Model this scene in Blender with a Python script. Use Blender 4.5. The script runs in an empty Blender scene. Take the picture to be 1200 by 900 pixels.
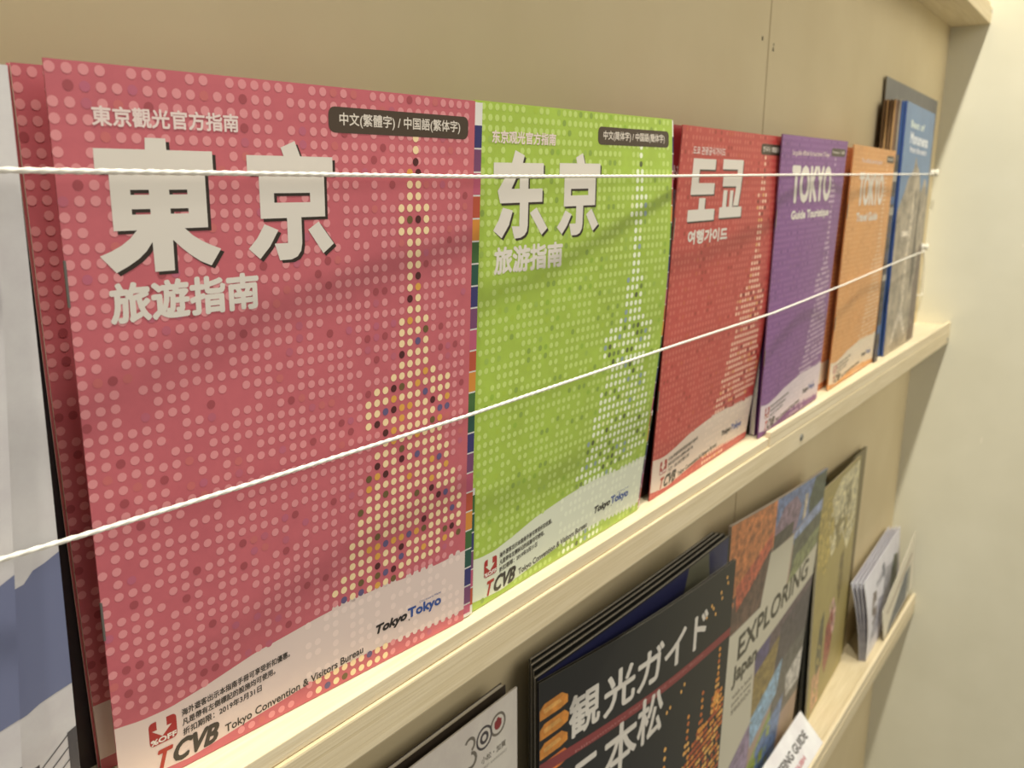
import bpy, bmesh, math, random
from mathutils import Vector, Matrix
from mathutils.geometry import tessellate_polygon

SC = bpy.context.scene
COL = SC.collection
random.seed(7)

# ------------------------------------------------------------------ camera
F_PX = 975.0
cam_d = bpy.data.cameras.new('camera')
cam_d.sensor_fit = 'HORIZONTAL'; cam_d.sensor_width = 36.0
cam_d.lens = F_PX / 1200 * 36.0
cam_d.clip_start = 0.01; cam_d.clip_end = 20
cam_d.dof.use_dof = True
cam_d.dof.focus_distance = 0.29
cam_d.dof.aperture_fstop = 20.0
cam = bpy.data.objects.new('camera', cam_d); COL.objects.link(cam)
cam.matrix_world = Matrix(((0.60307622, 0.17709381, -0.77777687, 0.0),
                           (-0.79765387, 0.14229773, -0.58608844, -0.25),
                           (0.00688325, 0.97385273, 0.22707594, 0.0),
                           (0, 0, 0, 1)))
SC.camera = cam

# ------------------------------------------------------------------ world, lights, exposure
w = bpy.data.worlds.new('room_light'); SC.world = w; w.use_nodes = True
bg = w.node_tree.nodes['Background']
bg.inputs[0].default_value = (1.0, 0.94, 0.84, 1); bg.inputs[1].default_value = 0.26

def lamp(x, y, z, power, rad=0.034, color=(1.0, 0.955, 0.84)):
    d = bpy.data.lights.new('ceiling_spot', 'POINT'); d.energy = power; d.color = color
    d.shadow_soft_size = rad
    o = bpy.data.objects.new('ceiling_spot', d); COL.objects.link(o); o.location = (x, y, z)
    return o
lamp(-0.20, -0.33, 1.45, 60)
lamp(0.35, -0.33, 1.45, 55)
lamp(0.85, -0.33, 1.45, 40)
# added soft fill standing for the unseen room lights behind the camera
ad = bpy.data.lights.new('room_fill', 'AREA'); ad.shape = 'RECTANGLE'; ad.size = 2.2; ad.size_y = 1.6
ad.energy = 27; ad.color = (1.0, 0.945, 0.86)
ao = bpy.data.objects.new('room_fill', ad); COL.objects.link(ao); ao.location = (0.4, -2.4, 1.35)
ao.rotation_euler = (Vector((0.7, 0, -0.1)) - Vector(ao.location)).to_track_quat('-Z', 'Y').to_euler()

SC.view_settings.view_transform = 'Standard'; SC.view_settings.look = 'None'
SC.view_settings.gamma = 1.0; SC.view_settings.exposure = 0.0
SC.view_settings.use_curve_mapping = False

# ------------------------------------------------------------------ helpers
def lin(c):
    c = c / 255.0
    return c / 12.92 if c <= 0.04045 else ((c + 0.055) / 1.055) ** 2.4
def C(r, g, b): return (lin(r), lin(g), lin(b), 1.0)

def new_mat(name, rough=0.5, spec=0.5):
    m = bpy.data.materials.new(name); m.use_nodes = True
    nt = m.node_tree; b = nt.nodes['Principled BSDF']
    b.inputs['Roughness'].default_value = rough
    b.inputs['Specular IOR Level'].default_value = spec
    return m, nt, b

def noise_mix(nt, b, c1, c2, scale, detail=3, stretch=(1, 1, 1), coord='Object', lo=0.35, hi=0.65, bump=0.0, bdist=0.0002):
    tc = nt.nodes.new('ShaderNodeTexCoord'); mp = nt.nodes.new('ShaderNodeMapping')
    mp.inputs['Scale'].default_value = stretch
    n = nt.nodes.new('ShaderNodeTexNoise'); n.inputs['Scale'].default_value = scale; n.inputs['Detail'].default_value = detail
    r = nt.nodes.new('ShaderNodeValToRGB')
    r.color_ramp.elements[0].position = lo; r.color_ramp.elements[0].color = c1
    r.color_ramp.elements[1].position = hi; r.color_ramp.elements[1].color = c2
    nt.links.new(tc.outputs[coord], mp.inputs[0]); nt.links.new(mp.outputs[0], n.inputs['Vector'])
    nt.links.new(n.outputs['Fac'], r.inputs[0])
    if b is not None: nt.links.new(r.outputs[0], b.inputs['Base Color'])
    if bump:
        bp = nt.nodes.new('ShaderNodeBump'); bp.inputs['Strength'].default_value = bump; bp.inputs['Distance'].default_value = bdist
        nt.links.new(n.outputs['Fac'], bp.inputs['Height']); nt.links.new(bp.outputs[0], b.inputs['Normal'])
    return r, n, mp

def flat(name, c, rough=0.5, spec=0.5, var=0.06, scale=60):
    m, nt, b = new_mat(name, rough, spec)
    d = tuple(x * (1 - var) for x in c[:3]) + (1,); e = tuple(min(1, x * (1 + var)) for x in c[:3]) + (1,)
    noise_mix(nt, b, d, e, scale)
    return m

# painted wall panels
M_WALL, nt, b = new_mat('beige_wall_paint', 0.7, 0.25)
noise_mix(nt, b, C(214, 197, 157), C(222, 206, 167), 9, 4, lo=0.3, hi=0.7, bump=0.15)
M_SIDE, nt, b = new_mat('cream_side_paint', 0.6, 0.3)
noise_mix(nt, b, C(221, 217, 194), C(228, 224, 202), 12, 4, lo=0.3, hi=0.7, bump=0.15)
# pine
def pine(name, c1, c2, c3):
    m, nt, b = new_mat(name, 0.55, 0.35)
    r, n, mp = noise_mix(nt, b, c1, c2, 6, 5, stretch=(3.0, 90, 150), lo=0.3, hi=0.72, bump=0.25, bdist=0.0003)
    n.inputs['Distortion'].default_value = 0.6
    n2 = nt.nodes.new('ShaderNodeTexNoise'); n2.inputs['Scale'].default_value = 7; n2.inputs['Detail'].default_value = 2
    mx = nt.nodes.new('ShaderNodeMix'); mx.data_type = 'RGBA'; mx.blend_type = 'MULTIPLY'
    r2 = nt.nodes.new('ShaderNodeValToRGB'); r2.color_ramp.elements[0].color = c3; r2.color_ramp.elements[1].color = (1, 1, 1, 1)
    tc = nt.nodes.new('ShaderNodeTexCoord')
    nt.links.new(tc.outputs['Object'], n2.inputs['Vector']); nt.links.new(n2.outputs['Fac'], r2.inputs[0])
    mx.inputs['Factor'].default_value = 0.5
    nt.links.new(r.outputs[0], mx.inputs['A']); nt.links.new(r2.outputs[0], mx.inputs['B']); nt.links.new(mx.outputs['Result'], b.inputs['Base Color'])
    return m
M_PINE = pine('pale_pine', C(214, 198, 160), C(234, 221, 190), C(232, 223, 204))
M_PINE2 = pine('planed_pine_strip', C(228, 212, 176), C(242, 230, 200), C(235, 225, 205))
M_PAPER = flat('white_paper', C(232, 228, 220), 0.6, 0.3, 0.03)
M_CORD = flat('white_cotton_cord', C(245, 240, 226), 0.85, 0.1, 0.05, 900)
M_PIN = flat('cream_plastic', C(240, 234, 214), 0.35, 0.5, 0.01)
M_METAL = flat('steel', C(150, 148, 140), 0.35, 0.6, 0.05); 
M_METAL.node_tree.nodes['Principled BSDF'].inputs['Metallic'].default_value = 0.9
M_DARK = flat('dark_hole', C(40, 34, 26), 0.9, 0.1)
M_DGAP = flat('panel_gap_brown', C(112, 94, 66), 0.9, 0.1)

def attr_mat(name, rough=0.42, spec=0.45, mott=0.0, scale=40, mode='soft'):
    m, nt, b = new_mat(name, rough, spec)
    a = nt.nodes.new('ShaderNodeVertexColor'); a.layer_name = 'Col'
    if mott <= 0:
        nt.links.new(a.outputs[0], b.inputs['Base Color']); return m
    tc = nt.nodes.new('ShaderNodeTexCoord')
    n = nt.nodes.new('ShaderNodeTexNoise'); n.inputs['Scale'].default_value = scale; n.inputs['Detail'].default_value = 6; n.inputs['Roughness'].default_value = 0.7
    nt.links.new(tc.outputs['Object'], n.inputs['Vector'])
    hs = nt.nodes.new('ShaderNodeMix'); hs.data_type = 'RGBA'; hs.blend_type = 'MULTIPLY'
    hs.inputs['Factor'].default_value = 1.0
    r = nt.nodes.new('ShaderNodeValToRGB')
    lo = 1 - mott
    r.color_ramp.elements[0].position = 0.36; r.color_ramp.elements[0].color = (lo, lo * 0.96, lo * 0.98, 1)
    r.color_ramp.elements[1].position = 0.64; r.color_ramp.elements[1].color = (1 + mott, 1 + mott * 0.9, 1 + mott * 0.8, 1)
    nt.links.new(n.outputs['Fac'], r.inputs[0])
    nt.links.new(a.outputs[0], hs.inputs['A']); nt.links.new(r.outputs[0], hs.inputs['B'])
    nt.links.new(hs.outputs['Result'], b.inputs['Base Color'])
    return m
M_INK = attr_mat('printed_ink')
M_COVER = attr_mat('coated_cover', 0.40, 0.5, 0.07, 28)
M_PHOTO = attr_mat('printed_photograph', 0.35, 0.5, 0.55, 130)
M_PHOTO2 = attr_mat('printed_photograph_coarse', 0.35, 0.5, 0.5, 45)

M_PHOTO3 = attr_mat('printed_photograph_glow', 0.35, 0.5, 0.24, 90)
# stripes of page edges
def page_edge_mat(name, c1, c2, scale):
    m, nt, b = new_mat(name, 0.7, 0.2)
    tc = nt.nodes.new('ShaderNodeTexCoord'); wv = nt.nodes.new('ShaderNodeTexWave')
    wv.wave_type = 'BANDS'; wv.bands_direction = 'Y'; wv.inputs['Scale'].default_value = scale; wv.inputs['Distortion'].default_value = 0.4
    r = nt.nodes.new('ShaderNodeValToRGB'); r.color_ramp.elements[0].color = c1; r.color_ramp.elements[1].color = c2
    nt.links.new(tc.outputs['Object'], wv.inputs['Vector']); nt.links.new(wv.outputs['Fac'], r.inputs[0]); nt.links.new(r.outputs[0], b.inputs['Base Color'])
    return m
M_PAGES = page_edge_mat('page_edges', C(196, 188, 172), C(236, 230, 218), 900)

def set_props(o, label=None, cat=None, group=None, kind=None):
    if label: o['label'] = label
    if cat: o['category'] = cat
    if group: o['group'] = group
    if kind: o['kind'] = kind
    return o

def empty(name, loc, label, cat, group=None, kind=None):
    o = bpy.data.objects.new(name, None); COL.objects.link(o); o.location = loc
    o.empty_display_size = 0.01
    return set_props(o, label, cat, group, kind)

def link_mesh(name, me, parent=None, loc=None):
    o = bpy.data.objects.new(name, me); COL.objects.link(o)
    if parent: o.parent = parent
    if loc: o.location = loc
    return o

def mesh_obj(name, verts, faces, mats, parent=None, loc=None, cols=None, smooth=False, fm=None):
    me = bpy.data.meshes.new(name); me.from_pydata(verts, [], faces)
    for m in (mats if isinstance(mats, (list, tuple)) else [mats]): me.materials.append(m)
    if cols:
        ca = me.color_attributes.new('Col', 'FLOAT_COLOR', 'CORNER')
        buf = []
        for p, c in zip(me.polygons, cols): buf.extend(list(c) * p.loop_total)
        ca.data.foreach_set('color', buf)
    if fm: me.polygons.foreach_set('material_index', fm)
    if smooth: me.polygons.foreach_set('use_smooth', [True] * len(me.polygons))
    me.update()
    return link_mesh(name, me, parent, loc)

def box(name, x0, x1, y0, y1, z0, z1, mat, parent=None, bevel=0.6, origin=(0, 0, 0)):
    """mm box"""
    bm = bmesh.new(); bmesh.ops.create_cube(bm, size=1)
    for v in bm.verts:
        v.co = Vector(((x0 + x1) / 2 + v.co.x * (x1 - x0), (y0 + y1) / 2 + v.co.y * (y1 - y0), (z0 + z1) / 2 + v.co.z * (z1 - z0))) / 1000 - Vector(origin)
    if bevel: bmesh.ops.bevel(bm, geom=bm.edges[:], offset=bevel / 1000, segments=2, affect='EDGES', profile=0.6)
    me = bpy.data.meshes.new(name); bm.to_mesh(me); bm.free(); me.materials.append(mat)
    return link_mesh(name, me, parent)

# ------------------------------------------------------------------ text outlines
_tc = {}
def text_tris(s, bold=0.0):
    k = s
    if k not in _tc:
        c = bpy.data.curves.new('t', 'FONT'); c.body = s; c.resolution_u = 3; c.fill_mode = 'FRONT'
        o = bpy.data.objects.new('t', c); COL.objects.link(o)
        bpy.context.view_layer.update()
        dg = bpy.context.evaluated_depsgraph_get()
        me = o.evaluated_get(dg).to_mesh()
        vs = [(v.co.x, v.co.y) for v in me.vertices]; fs = [tuple(p.vertices) for p in me.polygons]
        o.evaluated_get(dg).to_mesh_clear()
        bpy.data.objects.remove(o); bpy.data.curves.remove(c)
        xs = [v[0] for v in vs]; ys = [v[1] for v in vs]
        _tc[k] = (vs, fs, min(xs), min(ys), max(xs), max(ys))
    return _tc[k]

# ------------------------------------------------------------------ sheets of paper
class Sheet:
    """A curved rectangle of paper: corner points TL TR BR BL in mm (world), printed size W x H mm,
    bulge(u, v) in mm towards the viewer."""
    def __init__(s, TL, TR, BR, BL, W=148.0, H=210.0, bulge=None):
        s.c = [Vector(p) for p in (TL, TR, BR, BL)]
        s.W, s.H = W, H; s.b = bulge or (lambda u, v: 0.0)
        n = (s.c[1] - s.c[0]).cross(s.c[3] - s.c[0]); n.normalize()
        if n.y > 0: n = -n
        s.n = n
        s.origin = (s.c[2] + s.c[3]) / 2000
    def P(s, U, V, d=0.0):
        u = U / s.W; v = V / s.H
        a = s.c[3].lerp(s.c[2], u); t = s.c[0].lerp(s.c[1], u)
        return (a.lerp(t, v) + s.n * (s.b(min(1.02, max(0.0, u)), min(1.0, max(0.0, v))) + d)) / 1000
    def L(s, U, V, d=0.0): return s.P(U, V, d) - s.origin
    def shifted(s, dx=0, dy=0, dz=0, W=None):
        q = [c + Vector((dx, dy, dz)) for c in s.c]
        return Sheet(q[0], q[1], q[2], q[3], s.W, s.H, s.b)

def slab(name, sh, U0, U1, V0, V1, d0, d1, mat, parent, nu=12, nv=16, col=None, loc=None, edge_mat=None, edge_col=None, taper=0.0):
    """a solid following the sheet between depths d0 (front) and d1 (behind)"""
    o = sh.origin
    vs = []; fs = []; fm = []
    def idx(k, i, j): return k * (nu + 1) * (nv + 1) + j * (nu + 1) + i
    for k, d in enumerate((d0, d1)):
        for j in range(nv + 1):
            for i in range(nu + 1):
                U = U0 + (U1 - U0) * (i / nu) ** (2 if taper else 1)
                k_ = min(1.0, max(0.0, U / taper)) ** 0.5 if taper else 1.0
                dd = -0.3 + (d + 0.3) * (0.06 + 0.94 * k_) if taper else d
                vs.append(sh.P(U, V0 + (V1 - V0) * j / nv, dd) - o)
    for j in range(nv):
        for i in range(nu):
            fs.append((idx(0, i, j), idx(0, i + 1, j), idx(0, i + 1, j + 1), idx(0, i, j + 1))); fm.append(0)
            fs.append((idx(1, i, j), idx(1, i, j + 1), idx(1, i + 1, j + 1), idx(1, i + 1, j))); fm.append(0)
    e = 1 if edge_mat else 0
    for i in range(nu):
        fs.append((idx(0, i, 0), idx(1, i, 0), idx(1, i + 1, 0), idx(0, i + 1, 0))); fm.append(e)
        fs.append((idx(0, i, nv), idx(0, i + 1, nv), idx(1, i + 1, nv), idx(1, i, nv))); fm.append(e)
    for j in range(nv):
        fs.append((idx(0, 0, j), idx(0, 0, j + 1), idx(1, 0, j + 1), idx(1, 0, j))); fm.append(e)
        fs.append((idx(0, nu, j), idx(1, nu, j), idx(1, nu, j + 1), idx(0, nu, j + 1))); fm.append(e)
    cols = None
    if col:
        ec = edge_col or col
        nmain = 2 * nu * nv
        cols = [col] * nmain + [ec] * (len(fs) - nmain)
    return mesh_obj(name, vs, fs, [mat] + ([edge_mat] if edge_mat else []), parent, loc, cols, False, fm)

class Print:
    """Ink: polygons in (U, V) mm at small heights over a sheet, then wrapped on to it."""
    def __init__(s): s.v = []; s.f = []; s.c = []
    def poly(s, pts, col, d, holes=None):
        loops = [[Vector((p[0], p[1], 0)) for p in pts]] + [[Vector((p[0], p[1], 0)) for p in h] for h in (holes or [])]
        n = len(s.v)
        for lp in loops:
            for p in lp: s.v.append((p.x, p.y, d))
        for t in tessellate_polygon(loops): s.f.append(tuple(n + i for i in t)); s.c.append(col)
    def face(s, pts, col, d):
        n = len(s.v); s.v += [(p[0], p[1], d) for p in pts]; s.f.append(tuple(range(n, n + len(pts)))); s.c.append(col)
    def rect(s, U0, V0, U1, V1, col, d): s.face([(U0, V0), (U1, V0), (U1, V1), (U0, V1)], col, d)
    def disc(s, U, V, r, col, d, k=9, ry=None):
        ry = ry or r
        s.face([(U + r * math.cos(2 * math.pi * i / k), V + ry * math.sin(2 * math.pi * i / k)) for i in range(k)], col, d)
    def ring(s, U, V, r0, r1, col, d, k=28, a0=0, a1=2 * math.pi):
        for i in range(k):
            a = a0 + (a1 - a0) * i / k; b = a0 + (a1 - a0) * (i + 1) / k
            s.face([(U + r0 * math.cos(a), V + r0 * math.sin(a)), (U + r1 * math.cos(a), V + r1 * math.sin(a)),
                    (U + r1 * math.cos(b), V + r1 * math.sin(b)), (U + r0 * math.cos(b), V + r0 * math.sin(b))], col, d)
    def rrect(s, U0, V0, U1, V1, r, col, d):
        pts = []
        for cx, cy, a in ((U1 - r, V1 - r, 0), (U0 + r, V1 - r, 90), (U0 + r, V0 + r, 180), (U1 - r, V0 + r, 270)):
            for i in range(5):
                t = math.radians(a + 22.5 * i); pts.append((cx + r * math.cos(t), cy + r * math.sin(t)))
        s.face(pts, col, d)
    def text(s, st, U0, V0, U1, V1, col, d, bold=0.0, shear=0.0, slope=0.0):
        """bounding box of the lettering is fitted to the rectangle; bold = stroke growth in mm"""
        vs, fs, x0, y0, x1, y1 = text_tris(st)
        U0 += bold; U1 -= bold; V0 += bold; V1 -= bold
        sx = (U1 - U0 - abs(shear) * (V1 - V0)) / (x1 - x0); sy = (V1 - V0) / (y1 - y0)
        offs = [(0, 0)]
        if bold > 0: offs += [(bold * math.cos(a * math.pi / 4), bold * math.sin(a * math.pi / 4)) for a in range(8)]
        for q, (ox, oy) in enumerate(offs):
            n = len(s.v)
            for x, y in vs:
                yy = (y - y0) * sy; xx = (x - x0) * sx + shear * yy
                s.v.append((U0 + xx + ox, V0 + yy + oy + slope * xx, d + q * 0.002))
            for f in fs: s.f.append(tuple(n + i for i in f)); s.c.append(col)
    def build(s, name, sh, parent, mat=None, cut=None, loc=None):
        if not s.f: return None
        if cut:
            bm = bmesh.new(); vv = [bm.verts.new(v) for v in s.v]
            ly = bm.faces.layers.int.new('c')
            for i, f in enumerate(s.f):
                try: fc = bm.faces.new([vv[k] for k in f]); fc[ly] = i
                except ValueError: pass
            for ax, size in ((0, sh.W), (1, sh.H)):
                k = cut
                while k < size:
                    co = [0, 0, 0]; co[ax] = k; no = [0, 0, 0]; no[ax] = 1
                    bmesh.ops.bisect_plane(bm, geom=bm.verts[:] + bm.edges[:] + bm.faces[:], plane_co=co, plane_no=no, dist=1e-5)
                    k += cut
            bm.verts.index_update()
            verts = [tuple(v.co) for v in bm.verts]; faces = [tuple(v.index for v in f.verts) for f in bm.faces]
            cols = [s.c[f[ly]] for f in bm.faces]; bm.free()
        else: verts, faces, cols = s.v, s.f, s.c
        o = sh.origin
        vs = [sh.P(v[0], v[1], v[2] * 0.5 if v[2] > 0 else v[2]) - o for v in verts]
        # make every face look towards the viewer
        out = []
        for f in faces:
            a, b_, c_ = verts[f[0]], verts[f[1]], verts[f[2]]
            area = (b_[0] - a[0]) * (c_[1] - a[1]) - (b_[1] - a[1]) * (c_[0] - a[0])
            out.append(f if area >= 0 else tuple(reversed(f)))
        return mesh_obj(name, vs, out, mat or M_INK, parent, loc, cols)

# ------------------------------------------------------------------ setting
bk = empty('wall_back', (0.45, 0, 0), 'beige painted board wall behind the shelves, with a vertical joint', 'wall', kind='structure')
def panel(x0, x1):
    o = box('panel', x0, x1, 0, 12, -1150, 700, M_WALL, bk, 0.5, (0.45, 0, 0)); return o
panel(-900, 650.3); panel(651.9, 1296)
box('joint', 645, 657, 2.0, 14, -1150, 700, M_DGAP, bk, 0, (0.45, 0, 0))
for x, z, r in ((637.5, 110.8, 1.4), (660.5, 106.0, 1.4), (661, 109.5, 0.9)):
    pr = Print(); sh = Sheet((x - 5, -0.08, z + 5), (x + 5, -0.08, z + 5), (x + 5, -0.08, z - 5), (x - 5, -0.08, z - 5), 10, 10)
    o = slab('nail_hole', sh, 5 - r * .8, 5 + r * .8, 5 - r, 5 + r, 0, -0.3, M_DARK, bk, 1, 1); o.location = Vector(sh.origin) - Vector((0.45, 0, 0))
sd = box('wall_right', 1295, 1313, -700, 12, -1150, 700, M_SIDE, None, 0.6, (1.3, -0.3, 0)); sd.location = (1.3, -0.3, 0)
set_props(sd, 'cream painted side panel closing the rack on the right', 'wall', kind='structure')
def speck(y, z, h, w_):
    o = box('paint_chip', 1294.7, 1295.1, y - w_ / 2, y + w_ / 2, z - h / 2, z + h / 2, M_PIN, sd, 0.1, (1.3, -0.3, 0)); return o
speck(-101.9, -338.5, 8, 1.6); speck(-118.4, -67.1, 5, 1.6)

def screw(name, x, y, z, r, par, org):
    bm = bmesh.new()
    bmesh.ops.create_cone(bm, cap_ends=True, segments=16, radius1=r / 1000, radius2=r * 0.8 / 1000, depth=0.0012)
    bmesh.ops.rotate(bm, verts=bm.verts, cent=(0, 0, 0), matrix=Matrix.Rotation(math.pi / 2, 3, 'X'))
    for a in (0, 1):
        r2 = bmesh.ops.create_cube(bm, size=1)['verts']
        for v in r2:
            v.co = Vector((v.co.x * (r * 1.3 if a else r * 0.25), v.co.y * 0.3 - 0.55, v.co.z * (r * 0.25 if a else r * 1.3))) / 1000
    bmesh.ops.translate(bm, verts=bm.verts, vec=Vector((x, y, z)) / 1000 - Vector(org))
    me = bpy.data.meshes.new(name); bm.to_mesh(me); bm.free(); me.materials.append(M_METAL)
    return link_mesh(name, me, par)

def shelf(label, top, parts):
    org = (0.45, -0.02, (top - 20) / 1000)
    e = empty('display_shelf', org, label, 'shelf', 'pine ledges of the brochure rack')
    for p in parts:
        nm, x0, x1, y0, y1, z0, z1, mt, bv = p
        box(nm, x0, x1, y0, y1, z0, z1, mt, e, bv, org)
    return e, org
shelf('pine ledge cut off by the top edge of the photo', 240,
      [('shelf_board', -900, 1294.8, -43.5, -0.2, 233, 240, M_PINE, 0.5), ('fascia', -900, 1294.8, -46.6, -0.2, 213.8, 232.8, M_PINE, 0.5)])
e, org = shelf('pine ledge carrying the colourful city guides, with a strip along its right half', -180,
      [('shelf_board', -900, 594.6, -43.5, -0.2, -186.8, -180, M_PINE2, 0.4),
       ('shelf_board', 594.9, 1294.8, -44.6, -0.2, -187, -180.6, M_PINE2, 0.4),
       ('lip', 594.9, 1294.8, -44.8, -40.8, -180.4, -175.6, M_PINE2, 0.4),
       ('fascia', -900, 1294.8, -44.9, -0.2, -205, -187.1, M_PINE, 0.9)])
screw('screw', 668, -45.2, -196.5, 3.4, e, org)
screw('screw', 1283, -45.2, -199.0, 2.4, e, org)
e, org = shelf('pine ledge lowest in the photo, carrying the black guide and white leaflets', -597,
      [('shelf_board', -900, 1294.8, -43.2, -0.2, -604, -597, M_PINE, 0.4),
       ('lip', -900, 1294.8, -44.4, -40.2, -604, -592.6, M_PINE2, 0.5),
       ('fascia', -900, 1294.8, -44.9, -0.2, -623, -604.2, M_PINE, 0.9)])
e3 = bpy.data.objects
# screw seen on the fascia of the topmost ledge
for o in list(bpy.data.objects):
    if o.get('label', '').startswith('pine ledge cut off'): screw('screw', 1288, -46.9, 228, 1.5, o, tuple(o.location))

# ------------------------------------------------------------------ city guide covers
PITCH = 3.955
def tower_cols(j):
    """columns of the grid that the lit tower takes in row j"""
    L = {3: 30, 4: 30, 5: 30}; c = 30
    if j < 3: return None
    if j == 3 or j == 4 or j == 5: return (29.7, 29.7)
    t = j
    if t <= 8: return (28.7, 30.7)
    if t <= 11: return (27.7, 31.7)
    if t <= 18: return (28.7, 30.7)
    if t <= 23: return (27.5, 31.7)
    if t == 24: return (27.0, 32.5)
    left = {25: 25, 26: 24, 27: 24, 28: 24, 29: 26, 30: 26, 31: 25, 32: 25, 33: 24, 34: 24, 35: 24, 36: 23, 37: 23, 38: 23, 39: 22, 40: 22, 41: 22, 42: 21, 43: 20, 44: 21, 45: 20, 46: 19}
    right = {25: 34, 26: 34, 27: 34, 28: 34, 29: 33, 30: 33, 31: 33, 32: 34, 33: 34, 34: 34, 35: 35, 36: 35, 37: 35, 38: 36, 39: 36, 40: 36, 41: 36, 42: 36, 43: 33, 44: 28, 45: 26, 46: 24}
    if t in left: return (left[t] - 0.4, right[t] + 0.4)
    return None

BT = [(0, 24.6), (8, 23.4), (17, 23.3), (30, 25.4), (47.5, 29.1), (60, 30.4), (71.6, 31.7), (84, 32.6), (97.6, 32.9), (116, 31.9), (132, 31.6), (148, 32.4)]
BB = [(0, 4.6), (12, 3.0), (22.5, 2.2), (40, 4.2), (56.4, 5.8), (70, 7.2), (82.2, 7.6), (100, 7.4), (116, 6.7), (132, 5.6), (148, 5.0)]
def interp(tab, u):
    for (a, p), (b, q) in zip(tab, tab[1:]):
        if a <= u <= b: return p + (q - p) * (u - a) / (b - a)
    return tab[-1][1]

R_DONG = [(9.6,189.6),(22.9,189.6),(23.1,192.6),(28.7,192.6),(28.8,189.6),(42.0,189.6),(42.0,184.1),(39.4,184.1),(39.4,168.9),(32.4,168.9),(34.6,166.9),(37.3,165.2),(40.0,163.9),(43.0,162.7),(39.7,158.1),(36.4,159.6),(33.4,161.7),(31.0,163.7),(28.8,165.9),(28.7,157.5),(23.1,157.5),(23.0,165.6),(21.2,163.2),(19.0,161.3),(16.2,159.6),(12.7,157.9),(8.8,162.5),(11.8,163.6),(14.6,165.0),(17.0,166.7),(19.0,168.8),(12.9,168.8),(12.9,184.0),(9.5,184.0)]
R_DW = [[(18.1,179.3),(23.1,179.3),(23.1,178.0),(18.1,178.0)], [(28.7,179.3),(33.9,179.3),(33.9,178.0),(28.7,178.0)],
        [(18.1,174.3),(23.1,174.3),(23.1,172.9),(18.1,172.9)], [(28.7,174.3),(33.9,174.3),(33.9,172.9),(28.7,172.9)]]
JING = [[(64.3,191.3),(69.3,193.3),(71.2,188.7),(65.3,188.7)], [(52.7,188.9),(83.1,188.9),(83.1,183.8),(52.7,183.8)],
        [(57.6,169.1),(62.3,167.2),(59.2,162.5),(55.6,158.9),(51.9,162.1),(54.9,165.1)], [(77.1,169.3),(82.8,162.2),(78.6,159.3),(73.1,166.9)]]
JING_BOX = [(56.4,184.0),(79.7,184.0),(79.7,170.8),(70.7,170.8),(70.7,163.0),(70.2,160.6),(68.8,158.9),(66.6,158.1),(62.4,158.1),(60.8,163.2),(65.5,163.2),(65.5,170.7),(56.4,170.7)]
JING_WIN = [(61.3,178.1),(74.2,178.1),(74.2,175.3),(61.3,175.3)]
G_DONG = [[(24.4,192.6),(30.4,190.6),(29.2,187.5),(22.4,187.5)], [(11.5,187.7),(43.0,187.7),(43.0,182.4),(11.5,182.4)],
          [(17.4,170.4),(23.6,169.1),(21.4,163.4),(17.0,158.4),(11.8,161.7),(14.8,165.4)], [(38.9,169.9),(46.6,161.1),(42.8,158.4),(34.6,167.8)]]
G_BODY = [(18.8,182.5),(33.2,182.5),(33.2,177.5),(42.6,177.5),(42.6,172.1),(33.4,172.1),(33.4,162.8),(32.9,160.4),(31.4,158.9),(28.9,158.0),(25.0,157.8),(23.1,162.9),(27.9,162.6),(27.9,172.1),(15.7,172.1),(14.1,176.9)]
G_HOLE = [(25.6,182.2),(27.6,182.2),(27.6,177.6),(22.5,177.6)]
K_POLY = [[(15.7,193.3),(44.8,193.3),(44.8,187.5),(24.6,187.5),(24.6,180.1),(45.6,180.1),(45.6,173.8),(15.7,173.8)],
          [(27.1,171.9),(35.1,171.9),(35.1,165.6),(48.4,165.6),(48.4,159.2),(14.4,159.2),(14.4,165.6),(27.1,165.6)],
          [(54.7,193.7),(84.0,193.7),(84.0,186.0),(83.0,176.0),(81.2,166.7),(73.6,166.7),(75.0,172.0),(76.0,178.2),(56.6,178.2),(56.6,184.8),(76.4,184.8),(76.4,188.0),(54.7,188.0)],
          [(58.5,176.0),(64.0,176.0),(64.0,166.3),(68.0,166.3),(68.0,175.9),(72.6,175.8),(72.6,166.1),(86.5,166.1),(86.5,159.9),(54.9,159.9),(54.9,166.2),(58.5,166.2)]]

TITLE_W = C(226, 219, 207)
INK = C(52, 42, 34)

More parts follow.
